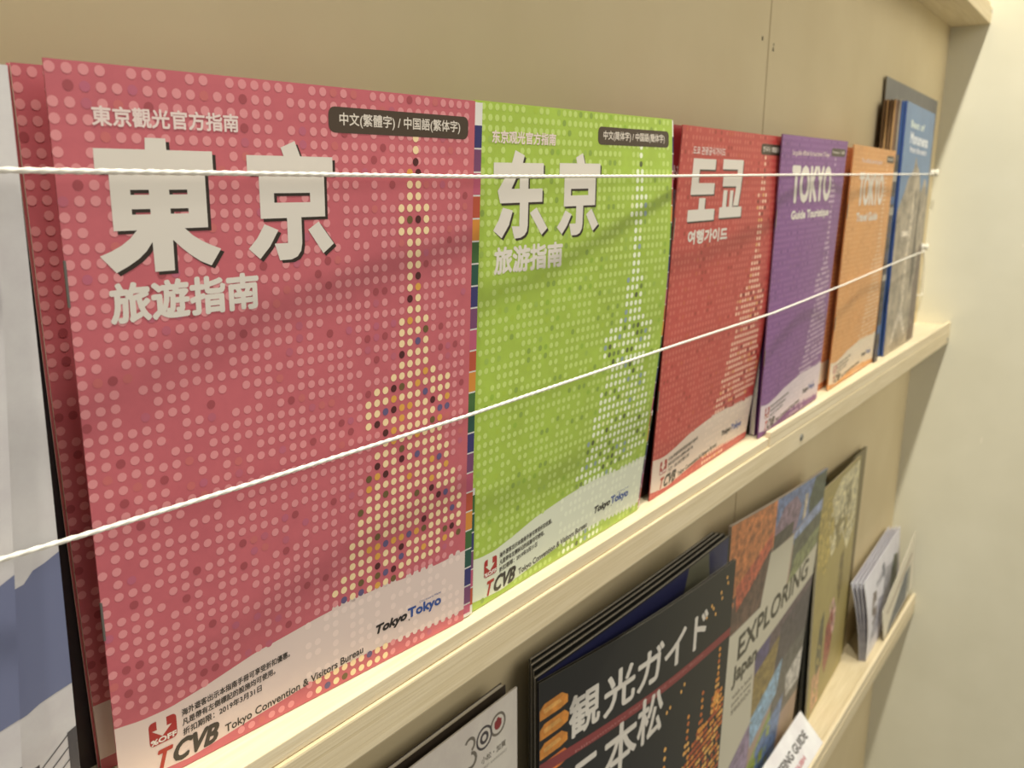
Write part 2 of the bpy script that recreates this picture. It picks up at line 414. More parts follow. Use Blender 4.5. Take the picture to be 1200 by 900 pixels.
def tokyo_guide(sh, name, label, pal, lang, thick=3.5, sides=10, detail=2, tabs=True, group='A5 city guides on the upper ledge', tabtop=201.6, tabW=2.4, grad=None):
    base, dot, dark, faint, cream, band = pal[:6]
    root = empty(name, tuple(sh.origin), label, 'booklet', group)
    rnd = random.Random(len(label))
    cv = slab('cover', sh, 0, 148, 0, 210, 0, -0.3, M_COVER, root, 24, 34, base, edge_col=tuple(min(1, c * 1.15) for c in base[:3]) + (1,))
    slab('page_block', sh, 0.8, 147.4, 0.6, 209.4, -0.6, -thick, M_PAPER, root, 12, 16, None, edge_mat=M_PAGES, taper=14)
    slab('back_cover', sh, 0, 148, 0, 210, -thick - 0.2, -thick - 0.5, M_COVER, root, 12, 16, base, edge_col=base, taper=14)
    # a staple pair on the fold
    for V in (60, 156):
        slab('staple', sh, -0.25, 0.35, V - 6, V + 6, 0.15, -0.3, M_METAL, root, 1, 4)
    # index tabs on the leaf behind the cover
    if tabs:
        lf = slab('inner_leaf', sh, 120, 148 + tabW, 0.4, 209.6, -0.45, -0.58, M_PAPER, root, 4, 24)
        tp = Print(); cyc = [C(58, 56, 108), C(120, 72, 108), C(190, 92, 118), C(186, 84, 58), C(214, 142, 58), C(66, 104, 54), C(42, 84, 70)]
        V = tabtop; k = 0
        while V > 4:
            tp.rect(146.5, max(V - 7.9, 2), 148 + tabW - 0.02, V, cyc[k % 7], -0.40); V -= 8.5; k += 1
        tp.build('index_tab', sh, lf, cut=8.0)
        if detail >= 2:
            lf = slab('inner_leaf', sh, 130, 148 + tabW + 1.9, 0.4, 58, -0.9, -1.05, M_PAPER, root, 3, 8)
            tp = Print(); V = 55; k = 5
            while V > 4:
                tp.rect(146.5, max(V - 7.9, 2), 148 + tabW + 1.88, V, cyc[k % 7], -0.85); V -= 8.5; k += 1
            tp.build('index_tab', sh, lf, cut=8.0)
    # footer band
    p = Print(); n = 48
    for i in range(n):
        a = 148 * i / n; b = 148 * (i + 1) / n
        p.face([(a, interp(BB, a)), (b, interp(BB, b)), (b, interp(BT, b)), (a, interp(BT, a))], band, 0.05)
    # scalloped edge where the dots bite into the band
    for i in range(20, 37):
        U = 1.2 + PITCH * i
        if rnd.random() < 0.75: p.disc(U, interp(BT, U) + 0.1, 1.5, band, 0.05, 8)
        if rnd.random() < 0.75: p.disc(U, interp(BB, U) - 0.1, 1.4, band, 0.05, 8)
    p.build('footer_band', sh, cv, cut=8.0)
    # dots
    p = Print()
    lit = Print()
    bandd = tuple(min(1, x * 1.12) for x in band[:3]) + (1,)
    for j in range(0, 53):
        V = 208.2 - PITCH * j
        tc = tower_cols(j)
        for i in range(0, 38):
            U = 1.2 + PITCH * i
            if U > 146.6: continue
            r = rnd.random(); q = rnd.random()
            top = interp(BT, U); bot = interp(BB, U)
            rad = 1.34
            if bot - 0.5 < V < top + 0.5:
                if i > 16 and q < 0.62: p.disc(U, V, rad, bandd, 0.09, sides)
                continue
            t = tc and tc[0] <= i <= tc[1]
            if V < bot and 18 <= i <= 26: t = True
            if t:
                col = cream[0] if r < 0.74 else cream[1] if r < 0.83 else cream[2] if r < 0.89 else cream[3] if r < 0.95 else cream[4]
                lit.disc(U, V, 1.38, col, 0.12, sides)
            elif 167 < V < 190 and 9.6 < U < 43 and False: pass
            else:
                # nine or so cells in ten carry a pale dot, the others a dark or barely visible one
                if r < 0.74: p.disc(U, V, rad, dot, 0.09, sides)
                elif r < 0.79: p.disc(U, V, rad, dark, 0.09, sides)
                elif r < 0.86: p.disc(U, V, rad, faint[int(q * 3)], 0.09, sides)
    for j, i in ((0, 29.7), (1, 29.7), (2, 29.7)):
        lit.disc(1.2 + PITCH * 29.7, 196.0 - PITCH * j, 1.38, cream[0] if j < 2 else cream[2], 0.12, sides)
    p.build('dot_pattern', sh, cv)['kind'] = 'stuff'
    lit.build('lit_tower_dots', sh, cv)['kind'] = 'stuff'
    # title
    t = Print()
    sdw = Print()
    def both(poly, holes=None, off=(1.0, -0.9)):
        t.poly(poly, TITLE_W, 0.20, holes)
        sdw.poly([(a + off[0], b + off[1]) for a, b in poly], INK, 0.16, [[(a + off[0], b + off[1]) for a, b in h] for h in holes] if holes else None)
    T = lang['title']
    if T == 'trad':
        both(R_DONG, R_DW)
        for q in JING: both(q)
        both(JING_BOX, [JING_WIN])
    elif T == 'simp':
        for q in G_DONG: both(q)
        both(G_BODY, [G_HOLE])
        for q in JING: both([(a + 1.3, b - 1.0) for a, b in q])
        both([(a + 1.3, b - 1.0) for a, b in JING_BOX], [[(a + 1.3, b - 1.0) for a, b in JING_WIN]])
    elif T == 'kor':
        for q in K_POLY: both(q)
    else:
        t.text('TOKYO', *lang['tbox'], TITLE_W, 0.2, bold=1.25)
        bx = lang['tbox']; sdw.text('TOKYO', bx[0] + 0.9, bx[1] - 0.8, bx[2] + 0.9, bx[3] - 0.8, pal[6] if len(pal) > 6 else INK, 0.15, bold=1.25)
    sdw.build('title_drop_edge', sh, cv, cut=8.0)
    t.build('title', sh, cv, cut=8.0)
    t = Print()
    t.text(lang['sub'], *lang['sbox'], TITLE_W, 0.2, bold=lang.get('sb', 0.42))
    t.build('subtitle', sh, cv)
    t = Print()
    t.text(lang['cap'], *lang['cbox'], C(236, 216, 208), 0.2, bold=0.14 if detail > 1 else 0.1)
    t.build('caption', sh, cv)
    t = Print(); pb = lang['pbox']
    t.rrect(pb[0], pb[1], pb[2], pb[3], 2.4, C(78, 64, 50), 0.16)
    m = 4.2 if detail > 1 else 3
    t.text(lang['pill'], pb[0] + m, pb[1] + 1.7, pb[2] - m, pb[3] - 1.6, C(225, 215, 200), 0.22, bold=0.07)
    t.build('language_badge', sh, cv, cut=8.0)
    # discount mark
    RD = C(168, 48, 44)
    t = Print()
    t.rrect(9.9, 12.4, 18.8, 20.8, 1.4, RD, 0.16)
    t.poly([(12.4, 21.2), (15.6, 21.2), (15.6, 17.8), (17.2, 17.8), (14.0, 14.9), (10.9, 17.8), (12.4, 17.8)], band, 0.19)
    t.text('%OFF', 10.2, 12.75, 18.6, 14.75, C(232, 222, 212), 0.22, bold=0.12)
    t.build('discount_mark', sh, cv)
    t = Print()
    GR = C(62, 56, 48)
    t.text('T', 10.3, 3.2, 17.2, 10.3, C(176, 56, 42), 0.2, bold=0.34, shear=0.3)
    t.text('CVB', 15.9, 3.0, 34.0, 10.6, GR, 0.2, bold=0.42, shear=0.34)
    t.text('Tokyo Convention & Visitors Bureau', 34.9, 3.6, 93.0, 7.6, GR, 0.2, bold=0.08, slope=0.072)
    for k, s in enumerate(lang['small']):
        wd = [40, 34, 28.5][k]
        t.text(s, 20.6, 18.2 - 3.5 * k, 20.6 + wd, 20.8 - 3.5 * k, GR, 0.2, bold=0.06, slope=0.085)
    t.build('publisher_lettering', sh, cv)
    t = Print()
    t.text('Tokyo', 98.0, 12.3, 116.0, 17.3, C(40, 34, 30), 0.2, bold=0.28, shear=0.32, slope=0.02)
    t.text('Tokyo', 115.6, 12.3, 134.2, 18.0, C(52, 82, 150), 0.2, bold=0.26, slope=-0.03)
    t.text('Old meets New', 122, 18.0, 134, 19.0, C(70, 90, 150), 0.2)
    t.disc(116.4, 12.9, 0.4, C(120, 110, 100), 0.2, 8)
    t.build('slogan_lettering', sh, cv)
    return root

CREAM_R = [C(250, 222, 172), C(226, 168, 78), C(84, 40, 38), C(104, 92, 128), C(112, 92, 54)]
PAL_RED = (C(200, 104, 112), C(226, 148, 150), C(168, 80, 86), [C(192, 104, 120), C(204, 112, 110), C(192, 104, 124)], CREAM_R, C(226, 206, 196))
PAL_GREEN = (C(167, 196, 74), C(194, 216, 118), C(142, 168, 74), [C(152, 186, 66), C(170, 196, 70), C(160, 188, 84)],
             [C(240, 248, 214), C(226, 236, 170), C(96, 106, 66), C(150, 168, 170), C(120, 140, 70)], C(222, 226, 202))
PAL_KOR = (C(190, 72, 66), C(206, 106, 94), C(166, 62, 54), [C(196, 88, 76), C(184, 74, 66), C(198, 96, 70)],
           [C(248, 206, 178), C(232, 180, 120), C(120, 60, 50), C(196, 120, 110), C(220, 150, 120)], C(226, 206, 188))
PAL_PUR = (C(130, 78, 142), C(152, 104, 160), C(118, 74, 128), [C(140, 96, 140), C(130, 86, 136), C(146, 100, 146)],
           [C(222, 196, 214), C(200, 170, 190), C(110, 80, 120), C(170, 140, 180), C(160, 130, 150)], C(222, 206, 212), C(112, 72, 118))
PAL_ORA = (C(220, 158, 92), C(230, 176, 116), C(206, 142, 80), [C(214, 160, 100), C(224, 160, 90), C(216, 156, 96)],
           [C(242, 214, 176), C(236, 200, 150), C(200, 140, 90), C(230, 190, 150), C(226, 180, 130)], C(230, 214, 190), C(206, 146, 84))

L_RED = dict(title='trad', sub='旅遊指南', sbox=(10.0, 144.2, 54.6, 155.3), cap='東京觀光官方指南', cbox=(10.0, 195.0, 50.8, 200.0),
             pill='中文(繁體字) / 中国語(繁体字)', pbox=(82.1, 196.4, 144.5, 204.2),
             small=['海外遊客出示本指南手冊可享受折扣優惠。', '凡是帶有左側標記的設施均可使用。', '折扣期限：2019年3月31日'])
L_GREEN = dict(title='simp', sub='旅游指南', sbox=(12.6, 144.0, 58.0, 155.0), cap='东京观光官方指南', cbox=(10.2, 194.9, 50.9, 199.8),
               pill='中文(简体字) / 中国語(簡体字)', pbox=(82.0, 196.2, 144.5, 204.0),
               small=['海外游客出示本指南手册可享受折扣优惠。', '凡是带有左侧标记的设施均可使用。', '折扣期限：2019年3月31日'])
L_KOR = dict(title='kor', sub='여행가이드', sbox=(17.4, 146.2, 69.6, 154.4), cap='도쿄 관광공식가이드', cbox=(14.2, 195.4, 56.4, 199.8),
             pill='한국어 / 韓国語', pbox=(110.5, 197.8, 144.6, 204.6),
             small=['이 안내 책자를 제시하면 할인을 받을 수 있습니다.', '왼쪽 마크가 있는 시설에서 사용 가능.', '기간：2019년3월31일'])
L_PUR = dict(title='lat', tbox=(22.0, 165.0, 112.0, 191.0), sub='Guide Touristique', sbox=(25.6, 152.4, 112.0, 160.4), sb=0.5, cap='Le guide officiel du tourisme à Tokyo', cbox=(20.0, 196.4, 102.0, 200.8),
             pill='Français / 仏語', pbox=(106.6, 198.2, 144.0, 204.0),
             small=['Présentez ce guide pour profiter des remises.', 'Valable dans les lieux signalés à gauche.', 'Jusqu’au 31 mars 2019'])
L_ORA = dict(title='lat', tbox=(25.0, 160.0, 112.0, 188.6), sub='Travel Guide', sbox=(26.6, 146.6, 98.0, 154.6), sb=0.5, cap='The official tourist guide', cbox=(26.0, 195.6, 98.0, 199.8),
             pill='English', pbox=(115.5, 198.4, 144.0, 204.6),
             small=['Show this guide to receive a discount.', 'Valid at places with the mark at left.', 'Until March 31, 2019'])

def hump(c, w): return lambda v: math.exp(-((v - c) / w) ** 2)

sh_red = Sheet((99.8,-35.0,29.8), (246.6,-46.5,31.6), (247.2,-38.5,-179.7), (101.9,-27.0,-179.7),
               bulge=lambda u, v: 1.1 * math.sin(math.pi * u) * math.sin(math.pi * v))
tokyo_guide(sh_red, 'guide_booklet', 'pink-red dotted guide booklet nearest the viewer, large white characters 東京', PAL_RED, L_RED, thick=2.6, sides=12, tabW=4.4)

sh_green = Sheet((252.7,-41.0,32.8), (407.1,-43.5,36.0), (404.8,-36.2,-179.6), (252.0,-37.4,-179.6),
                 bulge=lambda u, v: (6.6 * u ** 1.6) * max(0, math.sin(math.pi * min(1, v * 0.93) ** 1.25)) )
tokyo_guide(sh_green, 'guide_booklet', 'lime green dotted guide booklet with a curled right edge', PAL_GREEN, L_GREEN, thick=3.5, sides=9, tabW=1.9)

sh_kor = Sheet((427.3,-42.0,34.8), (588.0,-38.4,36.8), (583.0,-29.5,-179.5), (421.4,-35.2,-179.6),
               bulge=lambda u, v: (5.0 * u ** 1.5) * max(0, math.sin(math.pi * min(1, v * 0.95) ** 1.1)))
tokyo_guide(sh_kor, 'guide_booklet', 'brick red dotted guide booklet with Korean title 도쿄', PAL_KOR, L_KOR, thick=3.5, sides=7, detail=1, tabs=False)

sh_pur = Sheet((574.2,-44.0,37.9), (738.3,-40.0,40.9), (741.4,-32.6,-179.5), (586.1,-38.6,-179.5),
               bulge=lambda u, v: 3.0 * math.sin(math.pi * u) * math.sin(math.pi * v))
tokyo_guide(sh_pur, 'guide_booklet', 'purple dotted guide booklet titled TOKYO Guide Touristique', PAL_PUR, L_PUR, thick=4, sides=6, detail=1, tabs=False)

sh_ora = Sheet((766.0,-38.0,40.1), (917.9,-36.0,40.5), (947.5,-28.0,-179.5), (777.9,-31.5,-179.5),
               bulge=lambda u, v: 1.5 * math.sin(math.pi * u) * math.sin(math.pi * v))
tokyo_guide(sh_ora, 'guide_booklet', 'pale orange dotted guide booklet, rightmost of the dotted guides', PAL_ORA, L_ORA, thick=4, sides=6, detail=1, tabs=False)

# ------------------------------------------------------------------ simple booklets standing behind
def rear_booklet(name, label, sh, base, thick, draw=None, group=None, cat='booklet', edge=None, pages=True, nu=20, nv=28, mat=None, spine=None):
    root = empty(name, tuple(sh.origin), label, cat, group)
    cv = slab('cover', sh, 0, sh.W, 0, sh.H, 0, -0.3, mat or M_COVER, root, nu, nv, base, edge_col=edge or base)
    if pages: slab('page_block', sh, 0.8, sh.W - 0.8, 0.5, sh.H - 0.5, -0.35, -thick + 0.35, M_PAPER, root, 4, 6, None, edge_mat=M_PAGES)
    slab('back_cover', sh, 0, sh.W, 0, sh.H, -thick + 0.3, -thick, M_COVER, root, nu, nv, base, edge_col=edge or base)
    if spine: slab('spine', sh, -0.25, 0.05, 0, sh.H, 0, -thick, M_COVER, root, 1, nv, spine)
    if draw: draw(sh, cv)
    return root

# second copy of the pink-red guide, a little to the left
sh_rr = Sheet((98.8,-20.0,29.8), (238.0,-28.0,32.5), (243,-24.0,-179.7), (104.4,-10.5,-179.7), bulge=lambda u, v: -1.2 * math.exp(-u * 6) * math.sin(math.pi * v))
def d_rr(sh, root):
    p = Print(); rnd = random.Random(3)
    for j in range(53):
        V = 208.2 - PITCH * j
        for i in range(0, 9):
            U = 1.2 + PITCH * i
            if V < interp(BT, U): continue
            r = rnd.random()
            if r < 0.8: p.disc(U, V, 1.34, PAL_RED[1], 0.09, 10)
            elif r < 0.9: p.disc(U, V, 1.34, PAL_RED[2], 0.09, 10)
    p.build('dot_pattern', sh, root)
    p = Print(); p.rect(0, 4.6, 60, 24.0, PAL_RED[5], 0.05); p.build('footer_band', sh, root, cut=8.0)
rear_booklet('guide_booklet', 'second pink-red dotted guide booklet, showing only its left margin in shadow', sh_rr, PAL_RED[0], 3, d_rr, 'A5 city guides on the upper ledge', edge=C(235, 225, 215))

# dark booklet-shaped slab filling the strip between the mountain leaflets and the pink-red guides
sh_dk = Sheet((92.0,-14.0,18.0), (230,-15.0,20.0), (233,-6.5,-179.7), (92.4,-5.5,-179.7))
rear_booklet('magazine', 'black booklet-shaped slab showing as a dark strip left of the pink-red guides', sh_dk, C(46, 38, 40), 2.6, None, None, 'magazine', edge=C(52, 44, 44))

# brochure behind the Korean guide
sh_kr = Sheet((406.0,-33.4,35.6), (556.0,-31.5,36.0), (560.0,-24.5,-179.7), (411.0,-28.6,-179.7))
def d_kr(sh, root):
    p = Print(); p.rect(0, 0, 148, 176, C(178, 160, 172), 0.05); p.build('cover_photograph', sh, root, M_PHOTO, cut=12)
    p = Print()
    p.poly([(0, 0), (148, 0), (148, 150), (40, 158), (12, 150), (9, 163), (5, 150), (0, 130)], C(64, 44, 44), 0.08); p.build('cover_photograph', sh, root, M_PHOTO, cut=12)
    p = Print(); p.text('도쿄 관광안내', 3, 181, 60, 189, C(226, 200, 196), 0.12, bold=0.3); p.build('title', sh, root)
rear_booklet('brochure', 'dark red brochure with a grey photo, mostly hidden behind the Korean guide', sh_kr, C(150, 44, 48), 3.5, d_kr, None, 'brochure', edge=C(90, 50, 50))
# dark booklet between the Korean and purple guides
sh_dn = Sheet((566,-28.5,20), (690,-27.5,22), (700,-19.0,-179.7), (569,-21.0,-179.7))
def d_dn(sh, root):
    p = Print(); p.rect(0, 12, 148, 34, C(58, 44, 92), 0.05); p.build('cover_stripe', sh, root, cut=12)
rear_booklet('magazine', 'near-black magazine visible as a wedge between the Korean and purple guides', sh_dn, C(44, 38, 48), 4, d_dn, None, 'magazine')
# second purple and second orange copies
sh_p2 = Sheet((584,-36.6,37), (744.5,-34.2,40), (747,-27.8,-179.7), (592,-33.0,-179.7))
rear_booklet('guide_booklet', 'second purple guide booklet, a white-edged sliver behind the first', sh_p2, PAL_PUR[0], 3.5, None, 'A5 city guides on the upper ledge', edge=C(240, 226, 226))
sh_o2 = Sheet((752,-30.0,38.2), (905,-28.5,39), (930,-21.0,-179.7), (762.5,-24.5,-179.7))
def d_o2(sh, root):
    p = Print(); p.rect(0, 6, 148, 25, PAL_ORA[5], 0.05); p.build('footer_band', sh, root, cut=12)
    p = Print(); rnd = random.Random(5)
    for j in range(46):
        for i in range(0, 7):
            if rnd.random() < 0.8: p.disc(1.2 + PITCH * i, 208.2 - PITCH * j, 1.34, PAL_ORA[1], 0.09, 6)
    p.build('dot_pattern', sh, root)
rear_booklet('guide_booklet', 'second orange guide booklet, its left margin in shadow beside the purple guide', sh_o2, C(204, 132, 84), 3.5, d_o2, 'A5 city guides on the upper ledge', edge=C(225, 200, 170))  # base browner than the front copy: its shade is put into the colour

# ------------------------------------------------------------------ mountain leaflets far left
SKY = C(214, 212, 210); SLATE = C(116, 122, 152); CLOUD = C(196, 190, 186)
def mountain(sh, root, U_off):
    p = Print()
    R = sh.W
    ridge = [(R, 86), (R - 4, 84.0), (R - 7, 83.0), (R - 9.5, 80.0), (R - 14, 79), (R - 28, 70), (R - 40, 60), (R - 60, 50), (0, 46)]
    low = [(0, 30), (R - 60, 32), (R - 40, 36), (R - 28, 38), (R - 12, 42.0), (R - 9, 43.5), (R - 5, 44.5), (R, 45.5)]
    p.poly([(a, b + U_off) for a, b in ridge] + [(a, b + U_off) for a, b in low], SLATE, 0.12)
    p.build('mountain_print', sh, root, cut=8)
    p = Print()
    DK = C(86, 82, 84)
    p.face([(R - 2.6, 0.3), (R - 0.05, 0.3), (R - 0.05, 31.5), (R - 2.6, 30.5)], DK, 0.14)
    p.face([(R - 14, 0.3), (R - 10.6, 0.3), (R - 10.6, 25), (R - 14, 24)], DK, 0.14)
    for k in range(3):
        y = 29.5 - 4.0 * k
        p.face([(R - 10.6, y - 7), (R - 2.6, y), (R - 2.6, y + 0.5), (R - 10.6, y - 6.5)], DK, 0.16)
    p.build('railing_print', sh, root, cut=8)
sh_sR = Sheet((-12,-33.5,26), (92.6,-33.0,27.4), (91.6,-25.5,-179.6), (-13,-27.0,-179.6), 105, 210,
              bulge=lambda u, v: 0.8 * math.sin(math.pi * v))
def d_sR(sh, root): mountain(sh, root, 0)
rear_booklet('leaflet', 'white leaflet with a blue-grey mountain, right-hand one of two at the left edge', sh_sR, SKY, 1.2, d_sR, 'mountain leaflets', 'leaflet', pages=False, edge=C(235, 235, 230))
sh_sF = Sheet((-16,-39.0,27), (86.8,-39.0,28.0), (72.5,-32.0,-179.6), (-32,-33.0,-179.6), 105, 210,
              bulge=lambda u, v: 0.6 * math.sin(math.pi * v))
def d_sF(sh, root): mountain(sh, root, 0)
rear_booklet('leaflet', 'white leaflet with a blue-grey mountain, cut off by the left edge of the photo', sh_sF, SKY, 1.2, d_sF, 'mountain leaflets', 'leaflet', pages=False, edge=C(235, 235, 230))

# ------------------------------------------------------------------ right-hand stack of magazines on the upper ledge
sh_bl = Sheet((992.9,-25.0,95.1), (1139.8,-24.0,91.9), (1142.2,-27.1,-180.0), (986.6,-29.8,-180.0), 150, 275)
sh_bl = Sheet((992.9,-25.0,95.1), (1139.8,-24.0,91.9), (1142.2,-27.1,-179.6), (986.6,-29.8,-179.6), 150, 275,
              bulge=lambda u, v: 1.5 * math.sin(math.pi * u) * math.sin(math.pi * v))
def d_bl(sh, root):
    p = Print()
    rock = C(160, 150, 132)
    pts = [(0, 0), (150, 0), (150, 176), (140, 186), (132, 196), (122, 198), (112, 186), (104, 180), (96, 196), (86, 206), (74, 212), (66, 221), (58, 208), (48, 200), (36, 196), (22, 180), (10, 170), (0, 160)]
    p.poly(pts, rock, 0.05); p.build('cover_photograph', sh, root, M_PHOTO2, cut=15)
    p = Print()
    for c, pl in ((C(196, 186, 166), [(60, 40), (72, 60), (66, 110), (78, 150), (70, 190), (60, 150), (52, 100)]),
                  (C(90, 82, 72), [(96, 60), (112, 90), (104, 150), (112, 182), (98, 170), (90, 110)]),
                  (C(200, 192, 176), [(20, 10), (60, 52), (100, 14), (92, 10), (60, 36), (30, 8)]),
                  (C(104, 88, 80), [(112, 0), (150, 0), (150, 120), (128, 118), (116, 70)]),
                  (C(212, 204, 188), [(24, 132), (66, 132), (66, 138), (24, 138)])):
        p.poly(pl, c, 0.09)
    p.build('cover_photograph', sh, root, M_PHOTO, cut=15)
    p = Print()
    p.text('Best of', 26, 250, 96, 258, C(210, 222, 214), 0.12, bold=0.5)
    p.text('Monuments', 28, 233, 122, 246, C(226, 230, 234), 0.12, bold=0.8)
    p.text('from the earth', 30, 224, 118, 231, C(214, 216, 222), 0.12, bold=0.5)
    p.build('title', sh, root)
rear_booklet('brochure', 'blue brochure with white lettering over a grey rock photo, front of the far right stack', sh_bl, C(106, 136, 170), 2.4, d_bl, None, 'brochure', spine=C(58, 84, 140), edge=C(58, 84, 140))
def stack_copy(y, dx, label, col, edge, top, group, th=3.4):
    sh = Sheet((983 + dx, y, top), (1138 + dx, y + 1, top - 2), (1141 + dx, y - 1.6, -179.6), (978 + dx, y - 3.6, -179.6), 150, 275)
    return rear_booklet('magazine', label, sh, col, th, None, group, 'magazine', edge=edge, spine=edge)
stack_copy(-22.0, 6, 'magazine with a bright blue spine directly behind the blue brochure', C(84, 116, 166), C(64, 94, 150), 95, None, 1.8)
stack_copy(-19.8, 3.5, 'magazine with a pale grey spine behind the blue-spined one', C(170, 160, 140), C(176, 168, 150), 96, None, 1.4)
for k in range(4):
    stack_copy(-18.0 + 3.4 * k, -8 - k, 'brown-spined magazine in the far right stack, %s' % ['foremost of the four brown ones', 'second of the brown ones from the front', 'third of the brown ones from the front', 'against the wall, rearmost of the brown ones'][k],
               C(120, 92, 64), C(182 - 60 * (k % 2), 146 - 52 * (k % 2), 100 - 36 * (k % 2)), 95.5, 'brown-spined magazines in the far right stack', 2.3)
sh_tl = Sheet((984.4,-1.2,121.5), (1191.4,-13.0,111.6), (1196,-3.0,-179.6), (988,-0.6,-179.6), 210, 297)
def d_tl(sh, root):
    p = Print()
    p.poly([(34, 262), (42, 262), (44, 268), (40, 270), (38.6, 284), (37.4, 270), (33, 268)], C(184, 182, 170), 0.06)
    p.rect(0, 258, 210, 262, C(134, 112, 96), 0.05)
    p.build('cover_photograph', sh, root, M_PHOTO2, cut=20)
sh_tl.c = [Vector(p) for p in ((985,-3.6,120.6), (1245.0,-4.4,116.4), (1262,-3.2,-179.6), (1006,-2.6,-179.6))]
rear_booklet('magazine', 'tall slate grey magazine sticking up behind the far right stack', sh_tl, C(112, 112, 112), 1.6, d_tl, None, 'magazine', edge=C(120, 110, 96), spine=C(130, 120, 104), pages=False)
# blue-black brochures low down at the right edge of the orange guide
sh_bd = Sheet((938,-31.0,38), (952,-31.4,38.4), (958,-30.4,-179.6), (944,-30.2,-179.6), 14, 210)
def d_bd(sh, root):
    p = Print(); rnd = random.Random(11)
    for k in range(18):
        V = 8 + k * 11.0; c = random.Random(k).choice([C(58, 92, 140), C(60, 50, 52), C(172, 164, 150), C(70, 70, 92), C(40, 36, 40)])
        p.rect(0, V, 14, V + 3 + 6 * rnd.random(), c, 0.05)
    p.build('cover_print', sh, root, cut=12)
rear_booklet('leaflet', 'narrow blue-black leaflet standing between the orange guide and the blue brochure', sh_bd, C(62, 58, 66), 1.4, d_bd, None, 'leaflet', pages=False, spine=C(46, 44, 54))

# ------------------------------------------------------------------ lower ledge
# black lantern guide: front copy and copies behind
B1 = ((323.1,-26.0,-254.4), (540.3,-46.0,-257.2), (548.0,-38.5,-596.6), (324.6,-32.0,-596.6))
sh_b = Sheet(*B1, 218, 343, bulge=lambda u, v: 5.0 * math.sin(math.pi * u) * max(0, v - 0.2))
def top2(V): return 343 - V
def d_black(sh, root):
    OR = [C(226, 150, 62), C(204, 112, 50), C(240, 182, 96), C(176, 84, 44)]
    rnd = random.Random(4)
    p = Print()
    # lanterns at the left margin
    for k in range(14):
        V = 13 + k * 12.0
        off = 2.5 * (k % 2)
        p.poly([(0.3, top2(V + 4)), (4, top2(V + 1)), (18 + off, top2(V)), (23 + off * 0.5, top2(V + 3.5)), (23, top2(V + 8)), (17, top2(V + 9.5)), (3, top2(V + 10)), (0.3, top2(V + 10))], OR[0 if V < 40 else 1], 0.05)
        p.poly([(3, top2(V + 4)), (16, top2(V + 3)), (18, top2(V + 5.5)), (4, top2(V + 7))], OR[2], 0.08)
    p.build('lantern_photograph', sh, root, M_PHOTO3, cut=6)['kind'] = 'stuff'
    p = Print()
    # towers of lanterns: tier upon tier
    def tower(cx, top, bot, w0, w1):
        n = int((bot - top) / 4.6)
        for k in range(n):
            t = k / max(1, n - 1); V = top + (bot - top) * t; wd = w0 + (w1 - w0) * t ** 1.3
            m = max(1, int(wd / 3.2))
            for i in range(m):
                U = cx + (i - (m - 1) / 2) * 3.2
                p.disc(U + rnd.uniform(-.3, .3), top2(V), 1.75, OR[int(rnd.random() * 3)], 0.06, 7, ry=1.9)
    tower(203, 67, 118, 2, 13); tower(180, 92, 128, 2, 12); tower(160, 101, 130, 2, 10); tower(129, 110, 132, 2, 6)
    for r in range(24):
        V = 104 + r * 5.4
        if r < 3: U0 = 197
        else: U0 = 176 - min(90, (r - 3) * 6.5)
        for i in range(60):
            U = U0 + i * 3.5
            if U > 216: break
            Vv = V + (216 - U) * 0.10
            if rnd.random() < 0.93 and Vv < 235: p.disc(U, top2(Vv), 1.9, OR[int(rnd.random() * 4)], 0.06, 7, ry=2.1)
    for k in range(22):
        U = rnd.uniform(30, 150); V = rnd.uniform(150, 230)
        p.disc(U, top2(V), 3.0, OR[int(rnd.random() * 4)], 0.06, 9, ry=4)
    # small lights beside the title
    for U, V in ((176, 30), (183, 24), (186, 27), (190, 33), (205, 10), (207, 15), (197, 19), (199, 24), (146, 74), (150, 70), (128, 81), (132, 79)):
        p.disc(U, top2(V), 1.15, OR[2], 0.06, 7, ry=1.6)
    p.build('lantern_photograph', sh, root, cut=None)['kind'] = 'stuff'
    # ribbon
    p = Print()
    n = 30
    def rb(U): return 49.5 + 7.0 * math.sin((U / 218) * math.pi) * 0.35 + 6 * (U / 218)
    for i in range(n):
        a = 218 * i / n; b = 218 * (i + 1) / n
        p.face([(a, top2(rb(a) + 6.6)), (b, top2(rb(b) + 6.6)), (b, top2(rb(b))), (a, top2(rb(a)))], C(134, 60, 58), 0.1)
    p.build('ribbon', sh, root)
    p = Print()
    W_ = C(214, 208, 196)
    p.text('Nihonmatsu Sightseeing Guide Book', 30, top2(rb(100) + 3.4), 176, top2(rb(100) + 1.2), C(176, 120, 112), 0.14, slope=-0.012)
    for ch, a, b, c, d in (('観', 24, 20, 52, 47.5), ('光', 55, 21, 87, 49), ('ガ', 89, 21.5, 119, 48.5), ('イ', 120, 23, 147, 48.5), ('ド', 158, 22.5, 178, 49)):
        p.text(ch, a, top2(d), c, top2(b), W_, 0.16, bold=0.75)
    for ch, a, b, c, d in (('二', 28, 66, 52, 90), ('本', 57, 60, 92, 94), ('松', 92, 56, 122, 90)):
        p.text(ch, a, top2(d), c, top2(b), W_, 0.16, bold=0.75)
    p.build('title', sh, root)
BLK = C(32, 32, 28)
def black_guide(sh, label, draw, inner=False, nu=14):
    r = rear_booklet('guide_magazine', label, sh, BLK, 1.9, draw, 'black lantern-festival guides on the lowest ledge', 'magazine', edge=C(116, 112, 98), pages=not inner, nu=36, nv=48)
    return r
r0 = black_guide(sh_b, 'black guide magazine with lantern towers and white title 観光ガイド, front copy', d_black, True)
slab('inner_page', sh_b, 0.6, 217.4, 1, 342.0, -0.5, -1.2, M_INK, r0, 14, 14, C(46, 48, 86))
